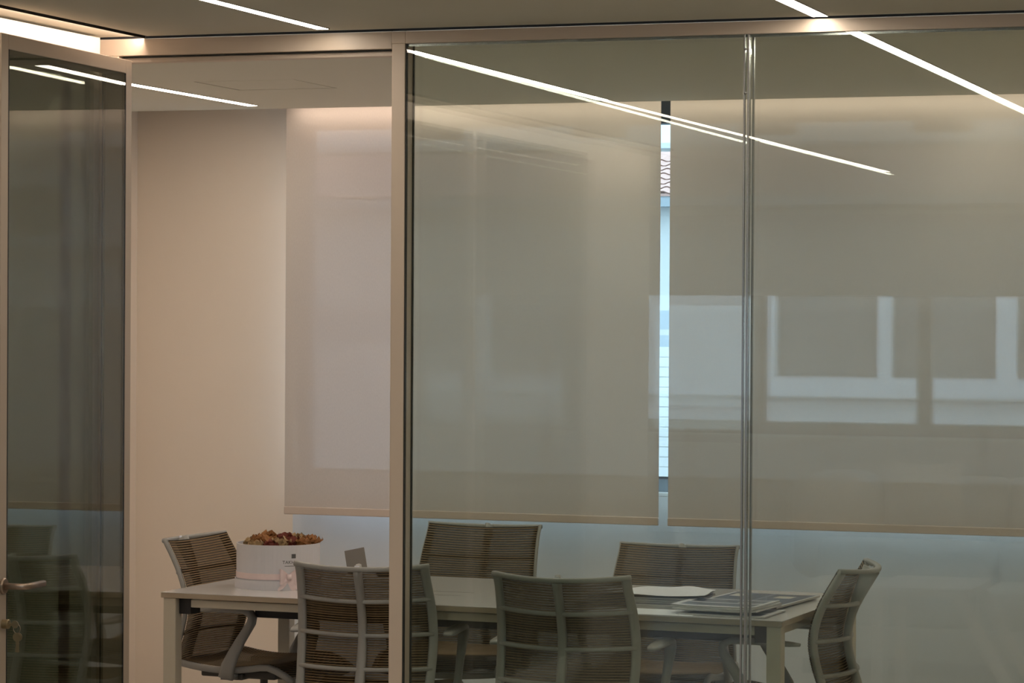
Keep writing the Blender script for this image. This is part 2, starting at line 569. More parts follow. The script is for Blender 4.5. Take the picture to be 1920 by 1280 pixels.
# ------------------------------------------------------------------ ceiling strip lights
def strip(x, y0, y1, m, label, w=0.044):
    o = empty('ceiling_strip_light', (x, (y0 + y1) / 2, H))
    L = (y1 - y0) / 2
    tag(o, label, 'ceiling light', 'recessed ceiling strip lights')
    MB().box(-w / 2, w / 2, -L, L, -0.0035, 0.004).build('diffuser', m, o)
    MB().box(-w / 2 - .003, -w / 2, -L - .003, L + .003, -0.003, 0.004).box(w / 2, w / 2 + .003, -L - .003, L + .003, -0.003, 0.004)\
        .box(-w / 2, w / 2, -L - .003, -L, -0.003, 0.004).box(-w / 2, w / 2, L, L + .003, -0.003, 0.004).build('trim_frame', M['housing'], o)
    return o


XA, XB, XC, XD = -3.37, -4.895, -1.825, -0.28
strip(XB, 8.4, 10.84, M['strip'], 'bright white ceiling strip in the room seen through the open doorway')
strip(XA, 8.3, 10.90, M['strip'], 'bright white ceiling strip in the room behind the left glass pane')
strip(XC, 8.3, 10.93, M['strip'], 'bright white ceiling strip in the room behind the right glass pane')
strip(XA, -0.55, 7.985, M['strip_out'], 'bright white ceiling strip over the corridor ending above the door head', 0.036)
strip(XC, -0.55, 8.04, M['strip_out'], 'bright white ceiling strip over the corridor at the top right')
strip(0.9, 8.3, 10.93, M['strip'], 'bright white ceiling strip in the neighbouring glazed room')
strip(XD, -0.55, 8.0, M['strip_out'], 'bright white ceiling strip over the corridor furthest from the open door')

# ------------------------------------------------------------------ roller blinds
def blind(x0, x1, label, y=11.13):
    o = empty('roller_blind', ((x0 + x1) / 2, y, 0))
    w = (x1 - x0) / 2
    tag(o, label, 'roller blind', 'roller blinds over the window')
    MB().grid(lambda u, v: (-w + 2 * w * u, 0.0006 * math.sin(u * 40) * (1 - v), 0.868 + v * (2.665 - 0.868)), 60, 12).build('blind_cloth', M['blind'], o, smooth=True)
    b = MB()
    b.box(-w, w, -0.008, 0.008, 0.841, 0.874)
    b.build('bottom_bar', M['blind_bar'], o, bevel=0.003)
    MB().lathe([(0, -w), (.022, -w), (.022, w), (0, w)], 20, Matrix.Translation((0, 0.023, 2.67)) @ Matrix.Rotation(R(90), 4, 'Y')).build('roller_tube', M['blind_bar'], o, smooth=False)
    for a in (-w - .004, w):
        MB().box(a, a + .004, -.01, .05, 2.62, 2.72).build('bracket', M['greyframe'], o)
    return o


blind(-4.865, -3.190, 'wide beige roller blind left of the narrow bright gap')
blind(-3.150, -1.08, 'wide beige roller blind right of the narrow bright gap')

# ------------------------------------------------------------------ table
TA = R(-2.7)
tb = empty('meeting_table', (-3.165, 9.195, 0), TA)
tag(tb, 'long rectangular meeting table with pale top and cream legs, ringed by chairs', 'table')
TL, TD = 1.112, 0.473
MB().box(-TL, TL, -TD, TD, 0.7385, 0.740).build('tabletop', M['table'], tb)
MB().box(-TL, TL, -TD, TD, 0.721, 0.7385).build('edge_band', M['table_edge'], tb, bevel=0.001)
for sx in (-1, 1):
    for sy in (-1, 1):
        x, y = sx * (TL - 0.030), sy * (TD - 0.030)
        l = MB().box(x - .024, x + .024, y - .024, y + .024, 0.012, 0.721).build('leg', M['table_frame'], tb, bevel=0.003)
        MB().box(x - .022, x + .022, y - .022, y + .022, 0.0, 0.012).build('foot', M['black'], l)
    for sy in (-1, 1):
        xa, xb = sorted((sx * (TL - .056), sx * (TL - .10)))
        ya, yb = sorted((sy * (TD - .03), sy * (TD - .10)))
        MB().box(xa, xb, ya, yb, 0.665, 0.7205).build('corner_bracket', M['black'], tb)
for sy in (-1, 1):
    MB().box(-TL + .10, TL - .10, sy * (TD - .045) - .015, sy * (TD - .045) + .015, 0.688, 0.716).build('beam', M['table_frame'], tb, bevel=0.003)
for sx in (-1, 1):
    MB().box(sx * (TL - .035) - .012, sx * (TL - .035) + .012, -TD + .056, TD - .056, 0.690, 0.716).build('end_beam', M['table_frame'], tb, bevel=0.003)
MB().box(-0.93, 0.93, -0.12, 0.12, 0.626, 0.665).box(-.8, -.76, -.1, .1, .66, .721).box(.76, .8, -.1, .1, .66, .721).build('cable_tray', M['black'], tb, bevel=0.004)
# cable flap let into the top
MB().box(-0.40, -0.12, -0.16, -0.157, 0.7398, 0.7404).box(-0.30, -0.12, -0.045, -0.042, 0.7398, 0.7404).box(-0.40, -0.397, -0.16, -0.06, 0.7398, 0.7404).build('cable_flap', M['chair_dark'], tb)

# ------------------------------------------------------------------ mesh chairs
def prof(z):
    """rearward offset of the backrest's side edge"""
    P = [(0.43, -0.235), (0.50, -0.215), (0.56, -0.195), (0.62, -0.182), (0.66, -0.180), (0.72, -0.190), (0.78, -0.214), (0.84, -0.248), (0.90, -0.285)]
    for (a, b) in zip(P, P[1:]):
        if z <= b[0]:
            t = (z - a[0]) / (b[0] - a[0])
            t = max(t, 0)
            return a[1] + (b[1] - a[1]) * t
    return P[-1][1]


def sprof(z):
    return (prof(z - .02) + prof(z) * 2 + prof(z + .02)) / 4


ZT = 0.885


def hw(z):
    t = (z - 0.43) / (ZT - 0.43)
    return 0.228 + 0.010 * math.sin(math.pi * min(max(t * 1.1, 0), 1)) - 0.004 * t


def S(u, z, off=0.0):
    sag = 0.078
    y = sprof(z) - sag * (1 - u * u) - off
    dz = -0.010 * (1 - u * u) * max(0, min(1, (z - .5) / .3))
    return Vector((u * hw(z), y, z + dz))


def SM(u, z):
    """the taut mesh spans the frame's arc, almost straight between the side rims"""
    return Vector((u * hw(z), sprof(z) - (0.064 - 0.030 * max(0, min(1, (z - .72) / .16))) * (1 - u * u), z - 0.012 * (1 - u * u) * max(0, min(1, (z - .6) / .2))))


def curve_pts(u0, u1, z, n, off):
    return [S(u0 + (u1 - u0) * i / n, z, off) for i in range(n + 1)]


def make_chair():
    root = empty('mesh_chair')
    cf = M['chair_frame']
    # back frame: side rims and top rim
    f = MB()
    zs = [0.425 + (ZT - 0.425) * i / 22 for i in range(23)]
    for s in (-1, 1):
        p = [S(s * 0.945, z, 0.012) for z in zs]
        f.sweep(p, (0.0155, 0.009), [Vector((s * .45, -1, 0))] * len(p))
    p = [S(-1 + 2 * i / 20, ZT - 0.003, 0.012) for i in range(21)]
    f.sweep(p, [(0.011, 0.0085)] * 21, [Vector((0, 0, 1))] * 21)
    p = [S(-1 + 2 * i / 20, 0.430, 0.012) for i in range(21)]
    f.sweep(p, [(0.009, 0.011)] * 21, [Vector((0, 0, 1))] * 21)
    f.build('back_frame', cf, root, smooth=True)
    hd_ = [0.0145 + 0.015 * max(0, min(1, (z - .74) / .14)) for z in zs]      # blade reaching in to the mesh
    p = [S(0, z, 0.024 - h_) for z, h_ in zip(zs, hd_)]
    sp = MB().sweep(p, [(0.0115 + 0.006 * (1 - i / 22), hd_[i]) for i in range(23)], [Vector((0, -1, 0))] * 23)
    sp.build('spine', cf, root, smooth=True)
    for z in (0.770, 0.652, 0.539):
        pp = [S(-0.95 + 1.9 * i / 18, z, 0.014) for i in range(19)]
        MB().sweep(pp, (0.009, 0.0072), [Vector((0, 0, 1))] * 19).build('crossbar', cf, root, smooth=True)
    MB().grid(lambda u, v: SM(-0.975 + 1.95 * u, 0.435 + v * (ZT - 0.435)), 16, 26).build('back_mesh', M['sheet'], root, smooth=True)
    rb = MB()
    nr = 52
    for k in range(nr):
        z = 0.442 + (ZT - 0.006 - 0.442) * k / (nr - 1)
        n = len(rb.v)
        for i in range(13):
            c = SM(-0.975 + 1.95 * i / 12, z)
            rb.v += [tuple(c + Vector((0, .0020, 0))), tuple(c + Vector((0, 0, .0019))), tuple(c + Vector((0, -.0020, 0))), tuple(c + Vector((0, 0, -.0019)))]
        for i in range(12):
            for j in range(4):
                j2 = (j + 1) % 4
                rb.f.append((n + 4 * i + j, n + 4 * i + j2, n + 4 * i + 4 + j2, n + 4 * i + 4 + j))
    rb.build('mesh_ribs', M['rib'], root, kind='stuff')
    MB().box(-.008, .008, -.0015, .0015, -.004, .004, Matrix.Translation(S(0, ZT) + Vector((0, 0.002, 0.004)))).build('care_tag', M['paper'], root)
    # seat: sling mesh on two curved rails
    def seat(u, v):
        y = -0.225 + 0.465 * v
        z = 0.450 - 0.020 * math.sin(math.pi * min(1, v * 1.3)) - 0.05 * max(0, v - 0.72) ** 2 / 0.078 + 0.012 * (2 * u - 1) ** 2
        return Vector(((-1 + 2 * u) * 0.228, y, z))
    MB().grid(seat, 12, 18).build('seat_mesh', M['sheet'], root, smooth=True)
    sr = MB()
    for k in range(44):
        n = len(sr.v)
        for i in range(9):
            c = seat(i / 8, (k + .5) / 44)
            sr.v += [tuple(c + Vector((0, .0018, 0))), tuple(c + Vector((0, 0, .0018))), tuple(c + Vector((0, -.0018, 0)))]
        for i in range(8):
            for j in range(2):
                sr.f.append((n + 3 * i + j, n + 3 * i + j + 1, n + 3 * i + 4 + j, n + 3 * i + 3 + j))
    sr.build('seat_ribs', M['rib'], root, kind='stuff')
    sf = MB()
    for s in (0, 1):
        p = [seat(s, i / 14) + Vector(((s - .5) * 0.012, 0, -0.012)) for i in range(15)]
        sf.sweep(p, (0.012, 0.012))
    p = [seat(i / 8, 1.0) + Vector((0, 0.002, -.010)) for i in range(9)]
    sf.sweep(p, (0.012, 0.011))
    p = [seat(i / 8, 0.0) + Vector((0, -0.004, -.014)) for i in range(9)]
    sf.sweep(p, (0.012, 0.014))
    sf.build('seat_frame', cf, root, smooth=True)
    MB().box(-0.22, 0.22, -0.02, 0.03, 0.395, 0.42).box(-0.07, 0.07, -0.13, 0.12, 0.385, 0.425).box(-.20, -.17, -.15, .15, .40, .43).box(.17, .20, -.15, .15, .40, .43).build('mechanism', M['chair_dark'], root, bevel=0.006)
    # armrests: post rises forward, bends over and runs back as the pad
    for s in (-1, 1):
        x = s * 0.262
        P = [(-0.015, 0.405, .030, .012), (-0.005, 0.45, .027, .012), (0.018, 0.50, .022, .012), (0.045, 0.55, .018, .013), (0.070, 0.59, .016, .015),
             (0.088, 0.62, .0145, .018), (0.092, 0.64, .013, .020), (0.083, 0.656, .012, .022), (0.062, 0.664, .0105, .024), (0.02, 0.665, .010, .0255),
             (-0.04, 0.664, .010, .026), (-0.09, 0.662, .009, .025), (-0.135, 0.660, .008, .021), (-0.165, 0.659, .005, .013)]
        pts = [Vector((x, a, b - 0.014 * max(0, (b - .45) / .2))) for (a, b, c, d) in P]
        secs = [(d, c) for (a, b, c, d) in P]
        ups = []
        for i in range(len(pts)):
            t = (pts[min(i + 1, len(pts) - 1)] - pts[max(i - 1, 0)]).normalized()
            ups.append(Vector((1, 0, 0)).cross(t))
        MB().sweep(pts, secs, ups).box(min(x, s * .2), max(x, s * .2), -0.035, 0.012, 0.400, 0.420).build('armrest', cf, root, smooth=True)
    # base
    MB().lathe([(0, 0.09), (.026, 0.09), (.026, .25), (.014, .25), (.014, .39), (0, .39)], 16).build('gas_lift', M['chair_dark'], root)
    b = MB()
    for k in range(5):
        a = R(72 * k + 18)
        d = Vector((math.cos(a), math.sin(a), 0))
        pts = [d * r + Vector((0, 0, z)) for (r, z) in ((0.02, .105), (.10, .105), (.2, .092), (.29, .075))]
        b.sweep(pts, [(.026, .018), (.023, .016), (.018, .012), (.014, .009)])
    b.build('star_base', M['base_white'], root, smooth=True)
    for k in range(5):
        a = R(72 * k + 18)
        T = Matrix.Translation((0.285 * math.cos(a), 0.285 * math.sin(a), 0.028)) @ Matrix.Rotation(a + .6, 4, 'Z') @ Matrix.Rotation(R(90), 4, 'X')
        MB().lathe([(0, -.022), (.026, -.022), (.028, -.018), (.028, -.006), (.02, -.005), (.02, .005), (.028, .006), (.028, .018), (.026, .022), (0, .022)], 16, T).build('caster', M['black'], root)
    return root


chair0 = make_chair()


def place(first, mid, ang, dz, label):
    """mid: point midway between the two upper corners; ang: facing direction (deg, 90 = +Y)"""
    o = chair0 if first else copy_tree(chair0)
    f = Vector((math.cos(R(ang)), math.sin(R(ang)), 0))
    p = Vector((mid[0], mid[1], 0)) + f * 0.272
    o.location = (p.x, p.y, 0)
    o.rotation_euler = (0, 0, R(ang - 90))
    if dz:
        s = 1 + dz / ZT
        o.scale = (1, 1, s)
    tag(o, label, 'chair', 'mesh chairs around the table')
    return o


place(True, (-3.463, 8.565), 98, 0.0, 'tan mesh chair seen from behind, partly hidden by the cream door post')
place(False, (-2.735, 8.45), 92, 0.0, 'tan mesh chair seen from behind in front of the table, wholly behind glass')
place(False, (-3.555, 10.0), -90, 0.027, 'tan mesh chair across the table, the one nearer the flower box')
place(False, (-2.778, 9.95), -90, -0.022, 'tan mesh chair across the table in front of the bright blind gap')
place(False, (-4.445, 9.39), -4, 0.0, 'tan mesh chair at the table end beside the round flower box')
place(False, (-1.962, 9.13), 181, 0.0, 'tan mesh chair in side view at the table end beside the magazines')

# ------------------------------------------------------------------ hat box with dried roses
bx = empty('hat_box', (-4.005, 9.11, 0.740))
tag(bx, 'round white hat box with pink ribbon holding dried roses on the table', 'flower box')
MB().lathe([(0, 0.004), (.147, .004), (.147, .156), (.1435, .156), (.1435, .02), (0, .02)], 64).build('box_body', M['box'], bx, smooth=False)
MB().lathe([(0, 0), (.1525, 0), (.1525, .033), (.1495, .033), (.1495, .003), (0, .003)], 64).build('box_lid', M['box'], bx)
MB().lathe([(.1475, .036), (.1485, .036), (.1485, .057), (.1475, .057)], 64, closed=True).build('ribbon', M['ribbon'], bx)
MB().lathe([(0, 0.135), (.143, .132)], 32).build('floral_foam', M['foam'], bx)


def cyl(a, z, r=0.1478):
    return Vector((r * math.cos(a), r * math.sin(a), z))


ba = R(-52)
bow = MB()
for s in (-1, 1):
    def loop(u, v, s=s):
        th = math.pi * 2 * u
        rad = 0.149 + 0.016 * (1 - math.cos(th)) / 2
        return cyl(ba + s * (0.02 + 0.20 * math.sin(th / 2) ** 1.0 * (1 if u < .5 else .8)), 0.048 + (v - .5) * 0.036 * (0.5 + math.sin(th / 2)) + .004 * math.sin(th), rad)
    bow.grid(loop, 14, 4)
    def tail(u, v, s=s):
        return cyl(ba + s * (0.01 + 0.20 * u) * (1 if s < 0 else .7) + (v - .5) * 0.17 * (1 if u < .9 else .8), 0.046 - 0.045 * u + (v - .5) * 0.010, 0.151 + 0.006 * u + .002 * math.sin(u * 6))
    bow.grid(tail, 10, 3)
bow.box(-.006, .006, -.008, .008, -.009, .009, Matrix.Translation(cyl(ba, .047, .156)) @ Matrix.Rotation(ba, 4, 'Z'))
bow.build('ribbon_bow', M['ribbon'], bx, smooth=True)
# printed mark and name
la = R(-45)
mk = MB()
for i in range(3):
    a0 = la - 0.05 + i * 0.036
    mk.grid(lambda u, v, a0=a0: cyl(a0 + 0.031 * u, 0.111 + 0.015 * v, 0.1474), 2, 1)
mk.build('printed_mark', M['ink'], bx)


def text_on_box(name, txt, size, z, ang):
    c = bpy.data.curves.new(name, 'FONT')
    c.body = txt
    c.size = size
    c.align_x = 'CENTER'
    t = bpy.data.objects.new(name, c)
    col.objects.link(t)
    dg = bpy.context.evaluated_depsgraph_get()
    me = bpy.data.meshes.new_from_object(t.evaluated_get(dg))
    bpy.data.objects.remove(t)
    for v in me.vertices:
        p = cyl(ang + v.co.x / 0.147, z + v.co.y, 0.1474)
        v.co = p
    me.materials.clear()
    me.materials.append(M['ink'])
    o = bpy.data.objects.new(name, me)
    col.objects.link(o)
    o.parent = bx


text_on_box('printed_name', 'TAKHI', 0.0165, 0.092, la - 0.11)
MB().grid(lambda u, v: cyl(la - 0.22 + 0.36 * u, 0.0835 + 0.0016 * v, 0.1474), 8, 1).build('printed_line', M['ink'], bx)


def rose(x, y, z, r, mk, label, seed):
    rnd = random.Random(seed)
    b = MB()
    for k in range(11):
        a = rnd.uniform(0, 6.28)
        t = rnd.uniform(0.1, 1.0)
        tilt = 0.35 + 0.9 * t
        L = r * rnd.uniform(0.8, 1.15)
        W = r * rnd.uniform(0.55, 0.85)
        ph = rnd.uniform(0, 6)
        T = Matrix.Translation((0.35 * r * t * math.cos(a), 0.35 * r * t * math.sin(a), 0)) @ Matrix.Rotation(a, 4, 'Z') @ Matrix.Rotation(tilt * rnd.uniform(.6, 1.1), 4, 'Y')
        def petal(u, v, L=L, W=W, ph=ph):
            w = W * math.sin(math.pi * (0.12 + 0.8 * u)) ** 0.7
            yy = (v - .5) * 2 * w
            cup = -0.35 * r * (2 * v - 1) ** 2 - 0.25 * r * u * u
            return T @ Vector((cup + 0.10 * r * math.sin(9 * u + ph + 5 * v), yy + 0.06 * r * math.sin(7 * u + ph), L * u + 0.06 * r * math.sin(8 * v + ph)))
        b.grid(petal, 5, 5)
    o = b.build('dried_rose', mk, smooth=False)
    o.location = (-4.005 + x, 9.11 + y, 0.740 + z)
    tag(o, label, 'dried flower', 'dried roses in the hat box')


cu, cd = Vector((.9455, .3256, 0)), Vector((-.3256, .9455, 0))   # along the rim as seen, away from us
roses = [(-.100, .00, .030, 'rose_tan', 'small tan dried rose at the left rim of the round box'),
         (-.080, .03, .032, 'rose_red', 'dark red dried rose tucked in by the left rim of the round box'),
         (-.052, -.03, .042, 'rose_orange', 'largest orange dried rose, left of the middle of the round box'),
         (-.040, .02, .050, 'rose_orange', 'tallest orange brown dried rose in the round box'),
         (-.010, .05, .034, 'rose_red', 'low dark red dried rose behind the middle of the round box'),
         (.012, -.05, .040, 'rose_tan', 'pale tan dried rose at the front middle of the round box'),
         (.022, .03, .045, 'rose_red', 'tall dark red dried rose just right of the middle of the round box'),
         (.050, -.02, .040, 'rose_red', 'dark red dried rose between the two tan ones'),
         (.068, .02, .042, 'rose_tan', 'pale tan dried rose right of the middle of the round box'),
         (.092, -.03, .036, 'rose_orange', 'orange dried rose at the front right of the round box'),
         (.112, .02, .040, 'rose_orange', 'orange dried rose standing against the right rim of the round box'),
         (-.07, -.07, .03, 'rose_tan', 'low tan dried rose at the front left of the round box'),
         (-.02, -.08, .03, 'rose_red', 'low dark red dried rose at the front of the round box')]
for i, (a, d, r, mk_, lab) in enumerate(roses):
    p = cu * a + cd * d
    rose(p.x, p.y, 0.135, r, M[mk_], lab, 40 + i)

# ------------------------------------------------------------------ small device
dev = empty('desk_phone', (-3.72, 9.30, 0.740), R(12))
tag(dev, 'small grey tilted screen on a pale body, half hidden behind chair and post', 'phone')
MB().box(-0.10, 0.14, -0.10, 0.05, 0.0, 0.035).build('phone_body', M['white_lacquer'], dev, bevel=0.006)
T = Matrix.Translation((-0.055, 0.0, 0.040)) @ Matrix.Rotation(R(-12), 4, 'Y') @ Matrix.Rotation(R(-14), 4, 'X')
MB().box(-0.036, 0.036, -0.004, 0.004, 0.0, 0.088, T).build('screen', M['screen'], dev, bevel=0.001)
MB().box(0.02, 0.13, -0.06, -0.02, 0.035, 0.062).build('handset', M['screen'], dev, bevel=0.008)

# ------------------------------------------------------------------ printed matter
NAVY = (0.035, 0.045, 0.085)
CREAM = (0.62, 0.58, 0.5)
M['cover1'] = print_mat('navy_cover', (0.72, 0.72, 0.74), [(.07, .93, .12, .93, NAVY), (.07, .93, .46, .55, (.7, .7, .72)), (.60, .74, .62, .74, CREAM), (.2, .45, .7, .8, (.18, .17, .18))])
M['cover2'] = print_mat('navy_spread', NAVY, [(.0, .03, 0, 1, (.7, .7, .72)), (.97, 1, 0, 1, (.7, .7, .72)), (.48, .50, 0, 1, (.3, .33, .4)), (.08, .22, .72, .90, CREAM), (.6, .8, .70, .86, CREAM), (.14, .42, .25, .5, (.10, .10, .13)), (.55, .85, .3, .42, (.45, .42, .38)), (0, 1, 0, .03, (.7, .7, .72))])
M['brochure'] = print_mat('plum_brochure', (0.12, 0.11, 0.16), [(.05, .95, .6, .95, (.35, .33, .36)), (.1, .4, .1, .4, (.5, .48, .46))])


def sheet(name, cx, cy, ang, w, d, z, thick, m, curl=0.0, wave=0.0, seed=0, parent=None, dx=None):
    """a booklet: closed solid with curled edge, its print on the upper face"""
    ca, sa = math.cos(R(ang)), math.sin(R(ang))

    def P(u, v, top):
        x, y = (u - .5) * w, (v - .5) * d
        zz = z + curl * max(0, (abs(2 * u - 1) - .45)) ** 2 * (1 if u > .5 else .5) + wave * (math.sin(5.3 * u + seed) * math.sin(3.1 * v + seed * 2) + .5 * math.sin(15 * u + 9 * v) * v)
        if wave:
            zz += wave * 1.4
        return Vector((cx + x * ca - y * sa, cy + x * sa + y * ca, zz + (thick if top else 0)))
    b = MB()
    b.grid(lambda u, v: P(u, v, True), 14, 10, uv=True)
    b.grid(lambda u, v: P(1 - u, v, False), 14, 10)
    for (e0, n) in ((lambda t: (t, 0), 14), (lambda t: (1, t), 10), (lambda t: (1 - t, 1), 14), (lambda t: (0, 1 - t), 10)):
        k = len(b.f)
        b.grid(lambda u, v, e0=e0: P(*e0(u), v > .5), n, 1)
    ntop = 14 * 10
    o = b.build(name, [m, M['page']], parent)
    for i, p in enumerate(o.data.polygons):
        p.material_index = 0 if i < ntop else 1
        p.use_smooth = i < ntop
    return o


g = 'brochures stacked under the loose sheets'
for i, (dx, dy, an, lab) in enumerate([(0, .015, 2, 'bottom dark brochure of the stack beside the open magazines'), (.012, .02, -1, 'second brochure from the bottom of the stack under loose sheets'),
                                       (.03, .045, 1, 'middle brochure of the stack under loose sheets'), (.035, .05, -2, 'upper pale edged brochure of the stack'),
                                       (.03, .06, 0, 'topmost brochure lying directly under the loose white sheets')]):
    tag(sheet('brochure', -2.655 + dx, 9.02 + dy, an, 0.36, 0.27, 0.7405 + i * 0.0062, 0.0056, M['brochure'], curl=0.004), lab, 'brochure', g)
tag(sheet('paper_or_sheen', -2.60, 9.06, 6, 0.36, 0.25, 0.7725, 0.0012, M['paper'], wave=0.006, seed=1.2), 'loose wavy white sheet on top of the brochure stack', 'paper')
M['table_sheen'] = mat('daylight_sheen_on_table', (0.86, 0.91, 1.0), 0.9, spec=0.05, noise=0.01)
tag(sheet('paper_or_sheen', -2.56, 8.785, -1, 0.36, 0.17, 0.7403, 0.0010, M['table_sheen']), 'pale blue white sheet standing in for daylight reflected at the near table edge', 'paper')  # flat bright sheet added as the daylight reflection on the tabletop
tag(sheet('magazine', -2.30, 9.21, -6, 0.31, 0.44, 0.7420, 0.007, M['cover2'], curl=0.012), 'open navy magazine spread lying furthest right on the table', 'magazine', 'magazines on the table')
for i, (dx, dy, an, lab) in enumerate([(0.02, 0, -3, 'lowest magazine of the fanned front pile'), (0.0, .01, -6, 'second magazine of the fanned front pile'),
                                       (-.005, .02, -9, 'third magazine of the fanned front pile, edges showing'), (-.01, .03, -5, 'top navy magazine with white border, front pile at the table edge')]):
    tag(sheet('magazine', -2.305 + dx, 8.845 + dy, an, 0.29, 0.24, 0.7495 + i * 0.0052 if i else .7405, 0.0046, M['cover1'], curl=0.014 if i else .004), lab, 'magazine', 'magazines on the table')

# ------------------------------------------------------------------ left side: glazed office wall beyond the door leaf
sbox('wall_left', M['wall_white'], XL - 0.1, XL, 1.9, 2.95, 0, H)
sbox('wall_left', M['wall_white'], XL - 0.14, XL - .036, YP - .06, YP + .08, 0, H)
lg = empty('glass_wall', kind=None)
tag(lg, 'glazed office wall on the left running away from the open door', 'partition')
MB().box(XL - .08, XL, 2.95, YP - .06, 2.50, 2.572).build('head_rail', M['wall_white'], lg, bevel=.002)
MB().box(XL - .08, XL, 2.95, YP - .06, 0, 0.06).build('base_rail', M['wall_white'], lg, bevel=.002)
MB().box(XL - .02, XL - .002, 2.95, YP - .06, 2.488, 2.50).build('head_gasket', M['gasket'], lg)
for y in (2.95, 4.6, 6.3):
    MB().box(XL - .08, XL, y, y + 0.04, .06, 2.50).build('post', M['wall_white'], lg, bevel=.002)
for (a, b) in ((2.99, 4.6), (4.64, 6.3), (6.34, YP - .06)):
    MB().box(XL - .03, XL - .022, a, b, .06, 2.50).build('glass_pane', M['glass'], lg)
sbox('wall_left', M['wall_white'], -8.1, -8.0, -5.5, YP, 0, H)
sbox('wall_left', M['wall_white'], -8.0, -4.24, 1.9, 2.0, 0, H)
sbox('wall_left', M['wall_white'], -8.0, XL - .1, YP - .06, YP + .08, 0, H)
bc = empty('bookcase', (-7.75, 5.0, 0))
tag(bc, 'open white shelving along the far wall of the glazed office', 'shelves')
for z in (0.02, 0.45, 0.88, 1.31, 1.74, 2.17):
    MB().box(-.2, .2, -2.2, 2.2, z, z + .025).build('shelf', M['wood_shelf'], bc)
for y in (-2.2, -1.1, 0, 1.1, 2.175):
    MB().box(-.2, .2, y, y + .025, .0, 2.195).build('side_panel', M['wood_shelf'], bc)
# right side wall of the corridor
sbox('wall_right', M['wall_white'], 3.1, 3.2, -5.5, YP, 0, H)
sbox('wall_right', M['wall_white'], 1.5, 3.1, YP, YP + .08, 0, H)

# ------------------------------------------------------------------ lounge behind the camera, seen mirrored in the glass
SY = -5.3
sbox('wall_front', M['wall_white'], -8.0, 3.1, SY - 0.2, SY, 0, 0.78)
sbox('wall_front', M['wall_white'], -8.0, 3.1, SY - 0.2, SY, 2.4, H)
w2 = empty('window_2', kind='structure')
MB().box(-8.0, 3.1, SY - .12, SY + .02, 0.79, 0.89).build('bottom_frame', M['dark_mullion'], w2)
MB().box(-8.0, 3.1, SY - .12, SY + .05, 0.77, 0.79).build('window_sill', M['white_lacquer'], w2)
for k in range(9):
    x = -7.97 + 1.31 * k
    MB().box(x - .055, x + .055, SY - .1, SY, 0.89, 2.4).build('mullion', M['dark_mullion'], w2)
    if k < 8:
        MB().box(x + .055, x + 1.255, SY - .06, SY - .054, 0.89, 2.4).build('pane', M['winglass'], w2)
for k in range(4):
    x = -7.97 + 2.62 * k
    b = empty('roller_blind', (x, SY + .06, 0))
    tag(b, ('first', 'second', 'third', 'last')[k] + ' half lowered blind from the left end of the lounge window, mirrored in the glass', 'roller blind', 'lounge window blinds')
    MB().box(0.003, 2.617, -.001, .001, 1.89, 2.5).build('blind_cloth', M['blind'], b)
    MB().box(0.003, 2.617, -.008, .008, 1.87, 1.895).build('bottom_bar', M['blind_bar'], b, bevel=.003)


def rbox(name, m, x0, x1, y0, y1, z0, z1, parent, r=0.05):
    o = MB().box(x0, x1, y0, y1, z0, z1).build(name, m, parent)
    b = o.modifiers.new('bevel', 'BEVEL')
    b.width = r
    b.segments = 5
    for p in o.data.polygons:
        p.use_smooth = True
    return o


def sofa(x0, n, y, w, top, label, face=1):
    o = empty('sofa', (x0, y, 0))
    tag(o, label, 'sofa')
    for k in range(n):
        rbox('back_cushion', M['sofa'], k * w + .004, k * w + w - .004, -.42 * face if face > 0 else .22, -.22 if face > 0 else .42, .38, top, o, .05)
        rbox('seat_cushion', M['sofa'], k * w + .004, k * w + w - .004, -.22 if face > 0 else -.42, .42 if face > 0 else .22, .24, .42, o, .04)
    rbox('sofa_base', M['sofa'], 0, n * w, -.44, .44, .08, .24, o, .02)
    for s in (.1, n * w - .1):
        for yy in (-.36, .36):
            MB().box(s - .02, s + .02, yy - .02, yy + .02, 0, .08).build('leg', M['chair_dark'], o)
    return o


sofa(-3.13, 2, 2.6, .90, .60, 'long pale blue sofa with wide back cushions, mirrored faintly in the glass', 1)
far = sofa(-3.50, 3, -1.0, .75, .72, 'pale sofa standing furthest off with a rounded arm, mirrored in the glass', 1)
rbox('armrest', M['white_lacquer'], -.50, -.01, -.40, .40, .1, .75, far, .16)
pl = MB()
pl.grid(lambda u, v: (-.24 + .48 * u, .10 * math.sin(math.pi * u) * math.sin(math.pi * v), .40 * v - .03 * math.sin(math.pi * u) * v), 10, 8)
pl.grid(lambda u, v: (.24 - .48 * u, -.06 * math.sin(math.pi * u) * math.sin(math.pi * v), .40 * v - .03 * math.sin(math.pi * u) * v), 10, 8)
po = pl.build('throw_pillow', M['white_lacquer'], smooth=True)
po.location = (-3.24, -1.08, 0.43)
tag(po, 'pale throw pillow with sagging top edge on the far sofa', 'pillow')
ct = empty('coffee_table', (-2.33, 3.55, 0))
tag(ct, 'low white coffee table with slanted legs at one end, mirrored faintly in the glass', 'coffee table')
MB().box(-.22, .22, -.3, .3, .47, .51).build('tabletop', M['white_lacquer'], ct, bevel=.004)
for sy in (-.27, .27):
    MB().sweep([Vector((-.19, sy, .47)), Vector((-.19, sy, 0.0))], (.025, .025), [Vector((0, 1, 0))] * 2).build('leg', M['white_lacquer'], ct)
    MB().sweep([Vector((.17, sy, .48)), Vector((.44, sy, 0.0))], (.025, .035), [Vector((0, 1, 0))] * 2).build('leg', M['white_lacquer'], ct)

